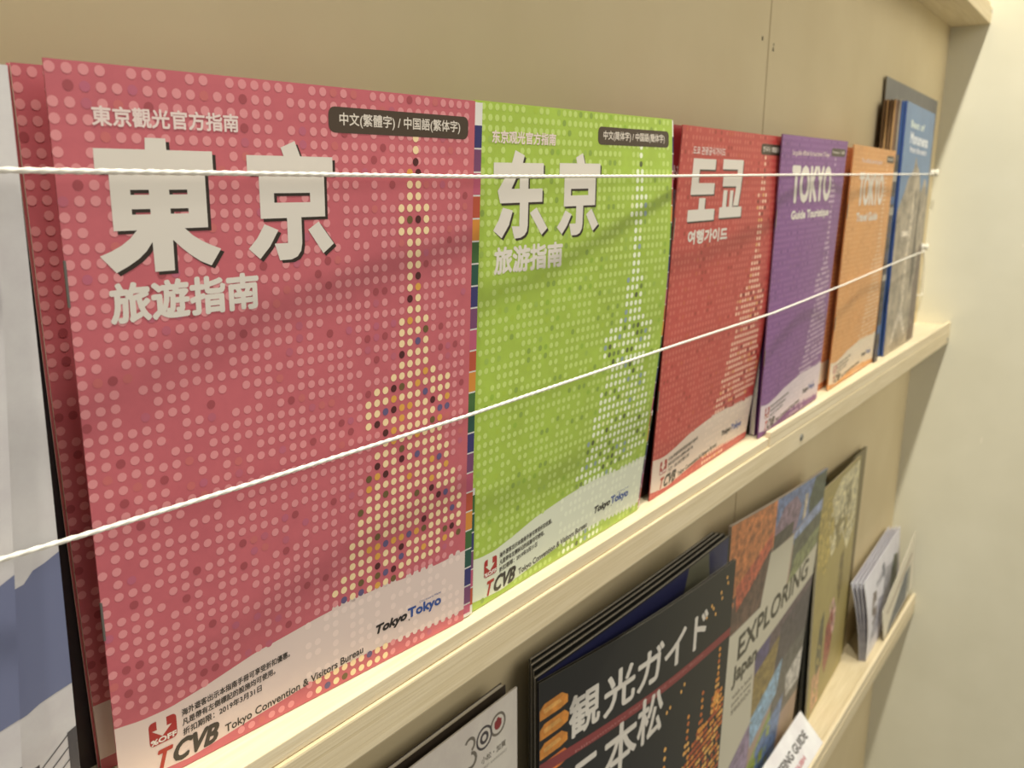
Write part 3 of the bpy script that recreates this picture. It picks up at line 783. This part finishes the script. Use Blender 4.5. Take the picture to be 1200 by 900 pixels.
for k in range(4):
    yy = [(-22.6, -36.5), (-19.0, -33.5), (-15.5, -30.6), (-12.5, -28.0)][k]
    xx = [(324.5, 549.5), (328.5, 547), (331, 544), (334.5, 541.5)][k]
    zz = [(-253.6, -244.5), (-252.4, -243.0), (-251.6, -242.2), (-251.0, -241.6)][k]
    sh = Sheet((xx[0], yy[0], zz[0]), (xx[1], yy[1], zz[1]), (xx[1] + 8, -28.5 + 4.0 * k, -596.6), (xx[0] + 2, -28.0 + 4.4 * k, -596.6), 218, 345,
               bulge=lambda u, v: 1.5 * math.sin(math.pi * u) * v)
    dr = None
    if k == 0:
        def dr(sh, root):
            p = Print(); p.rect(2, 6, 216, 344, C(44, 46, 84), 0.05); p.poly([(150, 320), (158, 344), (186, 344), (190, 320)], C(104, 102, 82), 0.09); p.build('open_page_print', sh, root, cut=16)
    black_guide(sh, 'black guide magazine %s' % ['open at a navy page, directly behind the lantern cover', 'whose edge shows right behind the navy page', 'edge, second from the wall in the lantern guide stack', 'edge, nearest the wall in the lantern guide stack'][k], dr, nu=10)

# white anniversary leaflet
sh_w = Sheet((101,-20.0,-252), (311.5,-20.0,-252.7), (308.0,-27.0,-596.6), (100.0,-27.0,-596.6), 210, 345)
def d_w(sh, root):
    T = lambda v: 345 - v
    G = C(120, 112, 98); D = C(74, 68, 68); RD = C(150, 52, 52)
    p = Print()
    p.ring(182.6, T(14.2), 5.1, 6.4, D, 0.08); p.ring(182.6, T(14.2), 1.7, 3.4, D, 0.08)
    p.ring(193.7, T(12.6), 5.0, 6.4, G, 0.07); p.disc(193.7, T(12.6), 3.0, RD, 0.09, 20)
    for a in range(5): p.disc(193.7 + 1.8 * math.cos(a * 1.256 + 1.57), T(11.8) + 1.8 * math.sin(a * 1.256 + 1.57), 1.3, RD, 0.1, 10)
    p.ring(171.4, T(12.2), 2.8, 4.4, G, 0.07, 16, -1.2, 2.6); p.ring(172.0, T(21.0), 3.0, 4.8, G, 0.07, 16, -2.2, 1.5)
    p.build('anniversary_emblem', sh, root)
    p = Print()
    p.text('小松・加賀', 180, T(28.4), 200, T(24.6), G, 0.08, bold=0.08)
    p.text('TOURIST ANNIVERSARY', 178, T(32), 201, T(30.4), C(150, 142, 128), 0.08)
    p.build('emblem_lettering', sh, root)
rear_booklet('leaflet', 'white leaflet with ring emblem and red blossom, left of the black guides', sh_w, C(226, 220, 206), 0.9, d_w, None, 'leaflet', pages=False, edge=C(236, 232, 220))
sh_w2 = Sheet((96,-14.0,-252.6), (308.6,-14.6,-252.0), (306.0,-21.0,-596.6), (95.0,-21.0,-596.6), 210, 345)
rear_booklet('leaflet', 'dark leaflet directly behind the white emblem leaflet, only its top edge showing', sh_w2, C(62, 54, 44), 3.2, None, None, 'leaflet', edge=C(58, 50, 38))

# exploring magazine
sh_e = Sheet((582.0,-25.0,-251.6), (826.8,-25.0,-269.5), (846.0,-7.4,-596.6), (604.0,-15.0,-596.6), 246, 345,
             bulge=lambda u, v: 2.0 * math.sin(math.pi * u) * v)
def d_e(sh, root):
    T = lambda v: 345 - v
    A, B_ = Print(), Print()
    # collage in order down the cover
    A.poly([(0, T(0)), (98, T(0)), (98, T(46)), (60, T(70)), (0, T(78))], C(196, 124, 74), 0.05)
    A.poly([(0, T(72)), (60, T(56)), (96, T(46)), (92, T(80)), (84, T(102)), (0, T(104))], C(96, 74, 64), 0.06)
    A.poly([(18, T(60)), (62, T(44)), (94, T(30)), (95, T(44)), (60, T(66)), (22, T(84))], C(190, 96, 70), 0.07)
    A.poly([(98, T(0)), (246, T(0)), (246, T(34)), (160, T(48)), (98, T(50))], C(112, 132, 176), 0.05)
    A.poly([(98, T(30)), (118, T(12)), (150, T(8)), (168, T(22)), (160, T(46)), (98, T(50))], C(142, 120, 140), 0.07)
    A.poly([(98, T(36)), (150, T(34)), (150, T(49)), (98, T(52))], C(70, 66, 62), 0.08)
    A.poly([(206, T(2)), (246, T(2)), (246, T(34)), (196, T(40)), (192, T(22))], C(66, 80, 64), 0.07)
    A.poly([(178, T(14)), (188, T(14)), (186, T(40)), (176, T(42))], C(196, 186, 166), 0.08)
    A.poly([(156, T(50)), (246, T(34)), (246, T(50)), (200, T(60)), (156, T(62))], C(142, 160, 196), 0.06)
    A.poly([(158, T(58)), (246, T(48)), (246, T(90)), (210, T(78)), (156, T(100))], C(92, 96, 80), 0.07)
    A.poly([(170, T(78)), (246, T(66)), (246, T(90)), (152, T(106))], C(126, 134, 92), 0.08)
    A.poly([(80, T(150)), (246, T(126)), (246, T(182)), (86, T(192))], C(96, 80, 88), 0.06)
    A.poly([(80, T(152)), (120, T(146)), (118, T(172)), (84, T(176))], C(84, 76, 118), 0.07)
    A.poly([(84, T(176)), (150, T(160)), (140, T(222)), (84, T(232))], C(138, 120, 68), 0.08)
    A.poly([(150, T(150)), (246, T(138)), (246, T(230)), (140, T(240))], C(72, 66, 74), 0.07)
    A.poly([(84, T(226)), (170, T(196)), (160, T(236)), (92, T(262))], C(136, 176, 206), 0.09)
    A.poly([(160, T(200)), (246, T(190)), (246, T(276)), (140, T(276))], C(90, 90, 90), 0.08)
    A.poly([(190, T(230)), (246, T(218)), (246, T(262)), (200, T(262))], C(196, 196, 192), 0.1)
    A.poly([(0, T(250)), (90, T(228)), (86, T(330)), (0, T(345))], C(140, 122, 152), 0.06)
    A.poly([(60, T(300)), (150, T(248)), (160, T(345)), (40, T(345))], C(146, 164, 76), 0.08)
    A.poly([(110, T(276)), (190, T(250)), (180, T(330)), (120, T(330))], C(92, 126, 176), 0.09)
    A.build('photo_collage', sh, root, M_PHOTO, cut=20)
    WH = C(204, 198, 176)
    B_.poly([(93, T(51)), (156, T(50.5)), (150, T(106)), (246, T(88)), (246, T(126)), (80, T(151)), (86, T(228)), (6, T(262)), (10, T(104)), (80, T(101))], WH, 0.12)
    B_.build('title_panel', sh, root, cut=20)
    B_ = Print(); B_.rect(1.5, 5, 7.5, T(104), C(150, 92, 82), 0.12); B_.build('spine_stripe', sh, root, cut=20)
    B_ = Print()
    IN = C(70, 66, 52)
    B_.text('EXPLORING', 34, T(137), 222, T(112), IN, 0.18, bold=0.9, slope=0.085)
    B_.text('Japan', 26, T(163), 84, T(140), IN, 0.18, bold=1.0)
    for k in range(3): B_.text(['with a local', 'guide in every', 'season'][k], 30, T(174 + 8 * k), 76, T(169 + 8 * k), C(110, 100, 84), 0.18, bold=0.2)
    B_.build('title', sh, root)
rear_booklet('magazine', 'travel magazine titled EXPLORING Japan with a photo collage cover', sh_e, C(176, 150, 130), 2.6, d_e, None, 'magazine', edge=C(206, 196, 180), nu=30, nv=36)
sh_e2 = Sheet((548,-16.0,-268), (780,-14.5,-277.0), (845.0,-2.6,-596.6), (600.0,-6.0,-596.6), 246, 345)
rear_booklet('magazine', 'dark magazine behind the EXPLORING magazine, its top edge against the wall', sh_e2, C(68, 62, 56), 1.6, None, None, 'magazine', edge=C(84, 74, 70))
# black sheet added to darken the gap between EXPLORING and the olive booklet
sh_f = Sheet((832,-15.5,-296), (880,-13.5,-302), (916,-8.2,-596.6), (868,-8.4,-596.6), 50, 300)
rear_booklet('folder', 'added black sheet darkening the gap between the collage magazine and the olive booklet', sh_f, C(44, 44, 38), 2.0, None, None, 'folder', pages=False, edge=C(60, 58, 50))

# olive booklet
sh_o = Sheet((836.4,-19.0,-300.4), (1004.9,-14.0,-304.0), (1043,-6.5,-596.6), (880.3,-14.0,-596.6), 165, 297,
             bulge=lambda u, v: 3.0 * math.sin(math.pi * u) * math.sin(math.pi * v))
def d_o(sh, root):
    T = lambda v: 297 - v
    A = Print()
    A.poly([(30, T(30)), (80, T(6)), (160, T(4)), (160, T(90)), (120, T(110)), (90, T(74)), (50, T(96))], C(206, 200, 160), 0.05)
    A.poly([(0, T(20)), (40, T(14)), (60, T(60)), (30, T(110)), (0, T(90))], C(176, 160, 88), 0.06)
    A.poly([(100, T(24)), (126, T(20)), (130, T(50)), (108, T(56))], C(140, 132, 92), 0.07)
    A.poly([(60, T(60)), (96, T(48)), (110, T(76)), (72, T(92))], C(134, 124, 78), 0.07)
    A.poly([(92, T(110)), (110, T(104)), (116, T(160)), (100, T(180)), (90, T(150))], C(120, 106, 50), 0.07)
    A.poly([(28, T(170)), (40, T(160)), (44, T(230)), (26, T(250)), (20, T(220))], C(92, 90, 64), 0.07)
    A.poly([(52, T(190)), (74, T(170)), (86, T(200)), (82, T(240)), (64, T(262)), (52, T(240))], C(150, 74, 64), 0.07)
    A.poly([(60, T(166)), (76, T(158)), (92, T(182)), (92, T(212)), (82, T(214))], C(206, 170, 160), 0.08)
    A.poly([(10, T(240)), (40, T(236)), (46, T(290)), (14, T(292))], C(196, 156, 120), 0.07)
    A.build('cover_artwork', sh, root, M_PHOTO, cut=20)
rear_booklet('booklet', 'olive and cream illustrated booklet leaning right of the collage magazine', sh_o, C(170, 156, 96), 2.0, d_o, None, 'booklet', edge=C(216, 206, 160), nu=24, nv=30)
sh_ob = Sheet((890,-10.0,-302.0), (1056.5,-7.2,-307.0), (1062,-3.6,-596.6), (900,-3.6,-596.6), 165, 297)
rear_booklet('folder', 'brown-edged card folder on the wall behind the olive booklet', sh_ob, C(120, 108, 70), 2.4, None, None, 'folder', pages=False, edge=C(92, 80, 50))

# white leaflets at the right end
sh_a = Sheet((1030,-27.0,-476.0), (1250,-19.7,-473.5), (1262,-27.0,-596.6), (1058.4,-33.0,-596.6), 215, 120,
             bulge=lambda u, v: 4.0 * math.sin(math.pi * v) * (1 - u) ** 2)
def d_a(sh, root):
    A = Print()
    A.poly([(88, 30), (200, 36), (206, 78), (150, 86), (120, 92), (100, 62)], C(176, 178, 186), 0.05)
    A.poly([(150, 44), (196, 44), (200, 84), (176, 90), (160, 74)], C(92, 104, 92), 0.07)
    A.poly([(30, 40), (56, 52), (60, 84), (40, 88), (26, 66)], C(112, 100, 100), 0.07)
    A.poly([(14, 20), (100, 24), (100, 60), (70, 66), (20, 30)], C(168, 170, 184), 0.05)
    A.build('leaflet_photograph', sh, root, M_PHOTO, cut=15)
    A = Print()
    A.rrect(98, 84, 114, 104, 3, C(110, 112, 124), 0.08)
    A.text('さんぽ', 60, 86, 94, 96, C(120, 120, 132), 0.08, bold=0.6)
    A.build('title', sh, root)
ra = rear_booklet('leaflet', 'white leaflet with grey photos, front of the pack in the lower right corner', sh_a, C(226, 226, 232), 1.2, d_a, 'white leaflets at the right end of the lowest ledge', 'leaflet', pages=False)
for k in range(3):
    q = [c + Vector((-0.6 - 1.2 * k, 4.6 * (k + 1), -1.2 * (k + 1))) for c in sh_a.c]
    q[2].z = q[3].z = -596.6; q[2].y = -27 + 2.4 * (k + 1); q[3].y = -33 + 2.2 * (k + 1)
    sh = Sheet(*q, 215, 120, bulge=lambda u, v: 3.0 * math.sin(math.pi * v) * (1 - u) ** 2)
    def dk(sh, root):
        A = Print(); A.rect(6, 10, 12, 70, C(170, 170, 184), 0.05); A.build('leaflet_print', sh, root, cut=15)
    rear_booklet('leaflet', 'white leaflet in the lower right pack, %s' % ['just behind the front one', 'second from the wall', 'nearest the wall'][k], sh, C(222, 222, 228), 1.0, dk, 'white leaflets at the right end of the lowest ledge', 'leaflet', pages=False)
sh_c = Sheet((1112,-36.4,-549.0), (1270,-37.5,-484.0), (1284,-39.6,-578.0), (1128,-39.0,-596.4), 165, 75)
def d_c(sh, root):
    A = Print()
    A.poly([(14, 2), (124, 2), (134, 44), (112, 46), (80, 36), (50, 26), (20, 12)], C(86, 94, 104), 0.05)
    A.poly([(130, 6), (140, 6), (146, 42), (136, 42)], C(104, 112, 104), 0.05)
    A.build('leaflet_photograph', sh, root, M_PHOTO, cut=15)
    A = Print(); A.poly([(20, 46), (150, 52), (152, 56), (20, 50)], C(134, 110, 88), 0.06); A.build('leaflet_print', sh, root, cut=15)
rear_booklet('leaflet', 'cream leaflet with a dark photo, tilted against the side panel in the lower right corner', sh_c, C(222, 216, 194), 0.8, d_c, None, 'leaflet', pages=False)

# card
sh_k = Sheet((690.0,-20.0,-538.8), (838.9,-18.0,-555.4), (850.3,-42.0,-591.0), (700.0,-44.0,-574.0), 150, 46)
sh_k = Sheet((690.0,-21.0,-552.0), (838.9,-18.0,-555.4), (851.5,-41.9,-591.9), (702.0,-42.6,-590.0), 150, 46)
def d_k(sh, root):
    A = Print()
    A.text('SIGHTSEEING GUIDE', 6, 20, 132, 31, C(70, 66, 62), 0.1, bold=0.5)
    A.text('ENGLISH', 60, 7, 104, 13, C(190, 96, 104), 0.1, bold=0.4)
    A.build('lettering', sh, root)
rear_booklet('sign_card', 'bright white card reading SIGHTSEEING GUIDE leaning on the lowest ledge', sh_k, C(238, 238, 236), 0.5, d_k, None, 'sign', pages=False)

# ------------------------------------------------------------------ cords and pins
def cord(name, label, pts, r=0.74, group=None):
    P = [Vector(p) / 1000 for p in pts]; org = P[0].copy()
    # resample
    step = 0.0006; out = []
    for a, b in zip(P, P[1:]):
        n = max(1, int((b - a).length / step)); out += [a.lerp(b, i / n) for i in range(n)]
    out.append(P[-1])
    K = 9; vs = []; fs = []; s = 0
    for i, p in enumerate(out):
        t = (out[min(i + 1, len(out) - 1)] - out[max(i - 1, 0)]).normalized()
        up = Vector((0, 0, 1)); sd_ = t.cross(up).normalized(); up = sd_.cross(t)
        if i: s += (p - out[i - 1]).length
        ph = s / 0.0042 * 2 * math.pi
        for k in range(K):
            a = 2 * math.pi * k / K
            rr = r / 1000 * (0.9 + 0.16 * math.cos(3 * (a) - ph))
            vs.append(p - org + (sd_ * math.cos(a) + up * math.sin(a)) * rr)
        if i:
            b0 = (i - 1) * K; b1 = i * K
            for k in range(K): fs.append((b0 + k, b0 + (k + 1) % K, b1 + (k + 1) % K, b1 + k))
    fs.append(tuple(range(K))[::-1]); fs.append(tuple(range(len(vs) - K, len(vs))))
    o = mesh_obj(name, vs, fs, M_CORD, None, tuple(org), None, True)
    return set_props(o, label, 'cord', group)
cord('retaining_cord', 'white twisted cord stretched level across the booklets, upper of two',
     [(-60,-42.6,3.0), (53.6,-43.5,3.4), (92.5,-43.8,3.6), (243.2,-49.2,4.7), (403.2,-49.2,7.6), (572.5,-46.6,11.2), (769.0,-40.4,15.0), (930.8,-38.0,18.2), (1136,-28.5,22.2), (1237.2,-9.0,24.3), (1262,-7.5,24.6)])
cord('retaining_cord', 'white twisted cord that sags lower across the booklets, lower of two',
     [(-60,-35,-91.5), (41.3,-38.0,-88.9), (73.6,-39.4,-87.9), (97.5,-40.4,-88.0), (145.8,-42.6,-87.6), (239.5,-46.6,-86.3), (409.1,-49.0,-83.1), (574.2,-46.6,-82.9), (768.5,-39.4,-79.9), (964.8,-34.2,-74.2), (1134,-31.4,-69.6), (1234.5,-9.0,-74.8), (1252,-7.5,-73.0)])
def push_pin(label, x, z):
    org = (x / 1000, 0, z / 1000)
    prof = [(0.0, 0.5), (5.6, 0.5), (5.8, -1.2), (3.8, -2.2), (3.0, -4.0), (2.9, -8.5), (3.9, -10.0), (4.8, -11.5), (4.6, -13.0), (0.0, -13.6)]
    K = 18; vs = []; fs = []
    for rr, y in prof:
        for k in range(K):
            a = 2 * math.pi * k / K; vs.append((rr * math.cos(a) / 1000, (y - 0.6) / 1000, rr * math.sin(a) / 1000))
    for i in range(len(prof) - 1):
        for k in range(K): fs.append((i * K + k, i * K + (k + 1) % K, (i + 1) * K + (k + 1) % K, (i + 1) * K + k))
    e = empty('push_pin', org, label, 'pin', 'cream push pins holding the cords')
    mesh_obj('grip', vs, fs, M_PIN, e, None, None, True)
    # turns of cord round the pin
    vs = []; fs = []
    n = 60
    for i in range(n + 1):
        t = i / n * 2 * math.pi * 2.5; c = Vector((3.6 * math.cos(t), -5.5 - 3 * i / n, 3.6 * math.sin(t)))
        rad = Vector((math.cos(t), 0, math.sin(t)))
        for k in range(6):
            a = 2 * math.pi * k / 6; vs.append(tuple((c + (rad * math.cos(a) + Vector((0, 1, 0)) * math.sin(a)) * 0.8) / 1000))
    for i in range(n):
        for k in range(6): fs.append((i * 6 + k, i * 6 + (k + 1) % 6, (i + 1) * 6 + (k + 1) % 6, (i + 1) * 6 + k))
    mesh_obj('wound_cord', vs, fs, M_CORD, e, None, None, True)
    return e
push_pin('cream push pin at the right end of the upper cord', 1252, 26)
push_pin('cream push pin at the right end of the lower cord', 1243, -71)
cord('cord_end', 'loose end of white cord hanging in an L shape below the lower pin',
     [(1247,-7.4,-74), (1266,-6.6,-90), (1279,-5.4,-110), (1291.5,-4.6,-138), (1288,-4.6,-140.5), (1252,-4.6,-137.5)], 0.8)

for cu in list(bpy.data.curves):
    if cu.users == 0: bpy.data.curves.remove(cu)
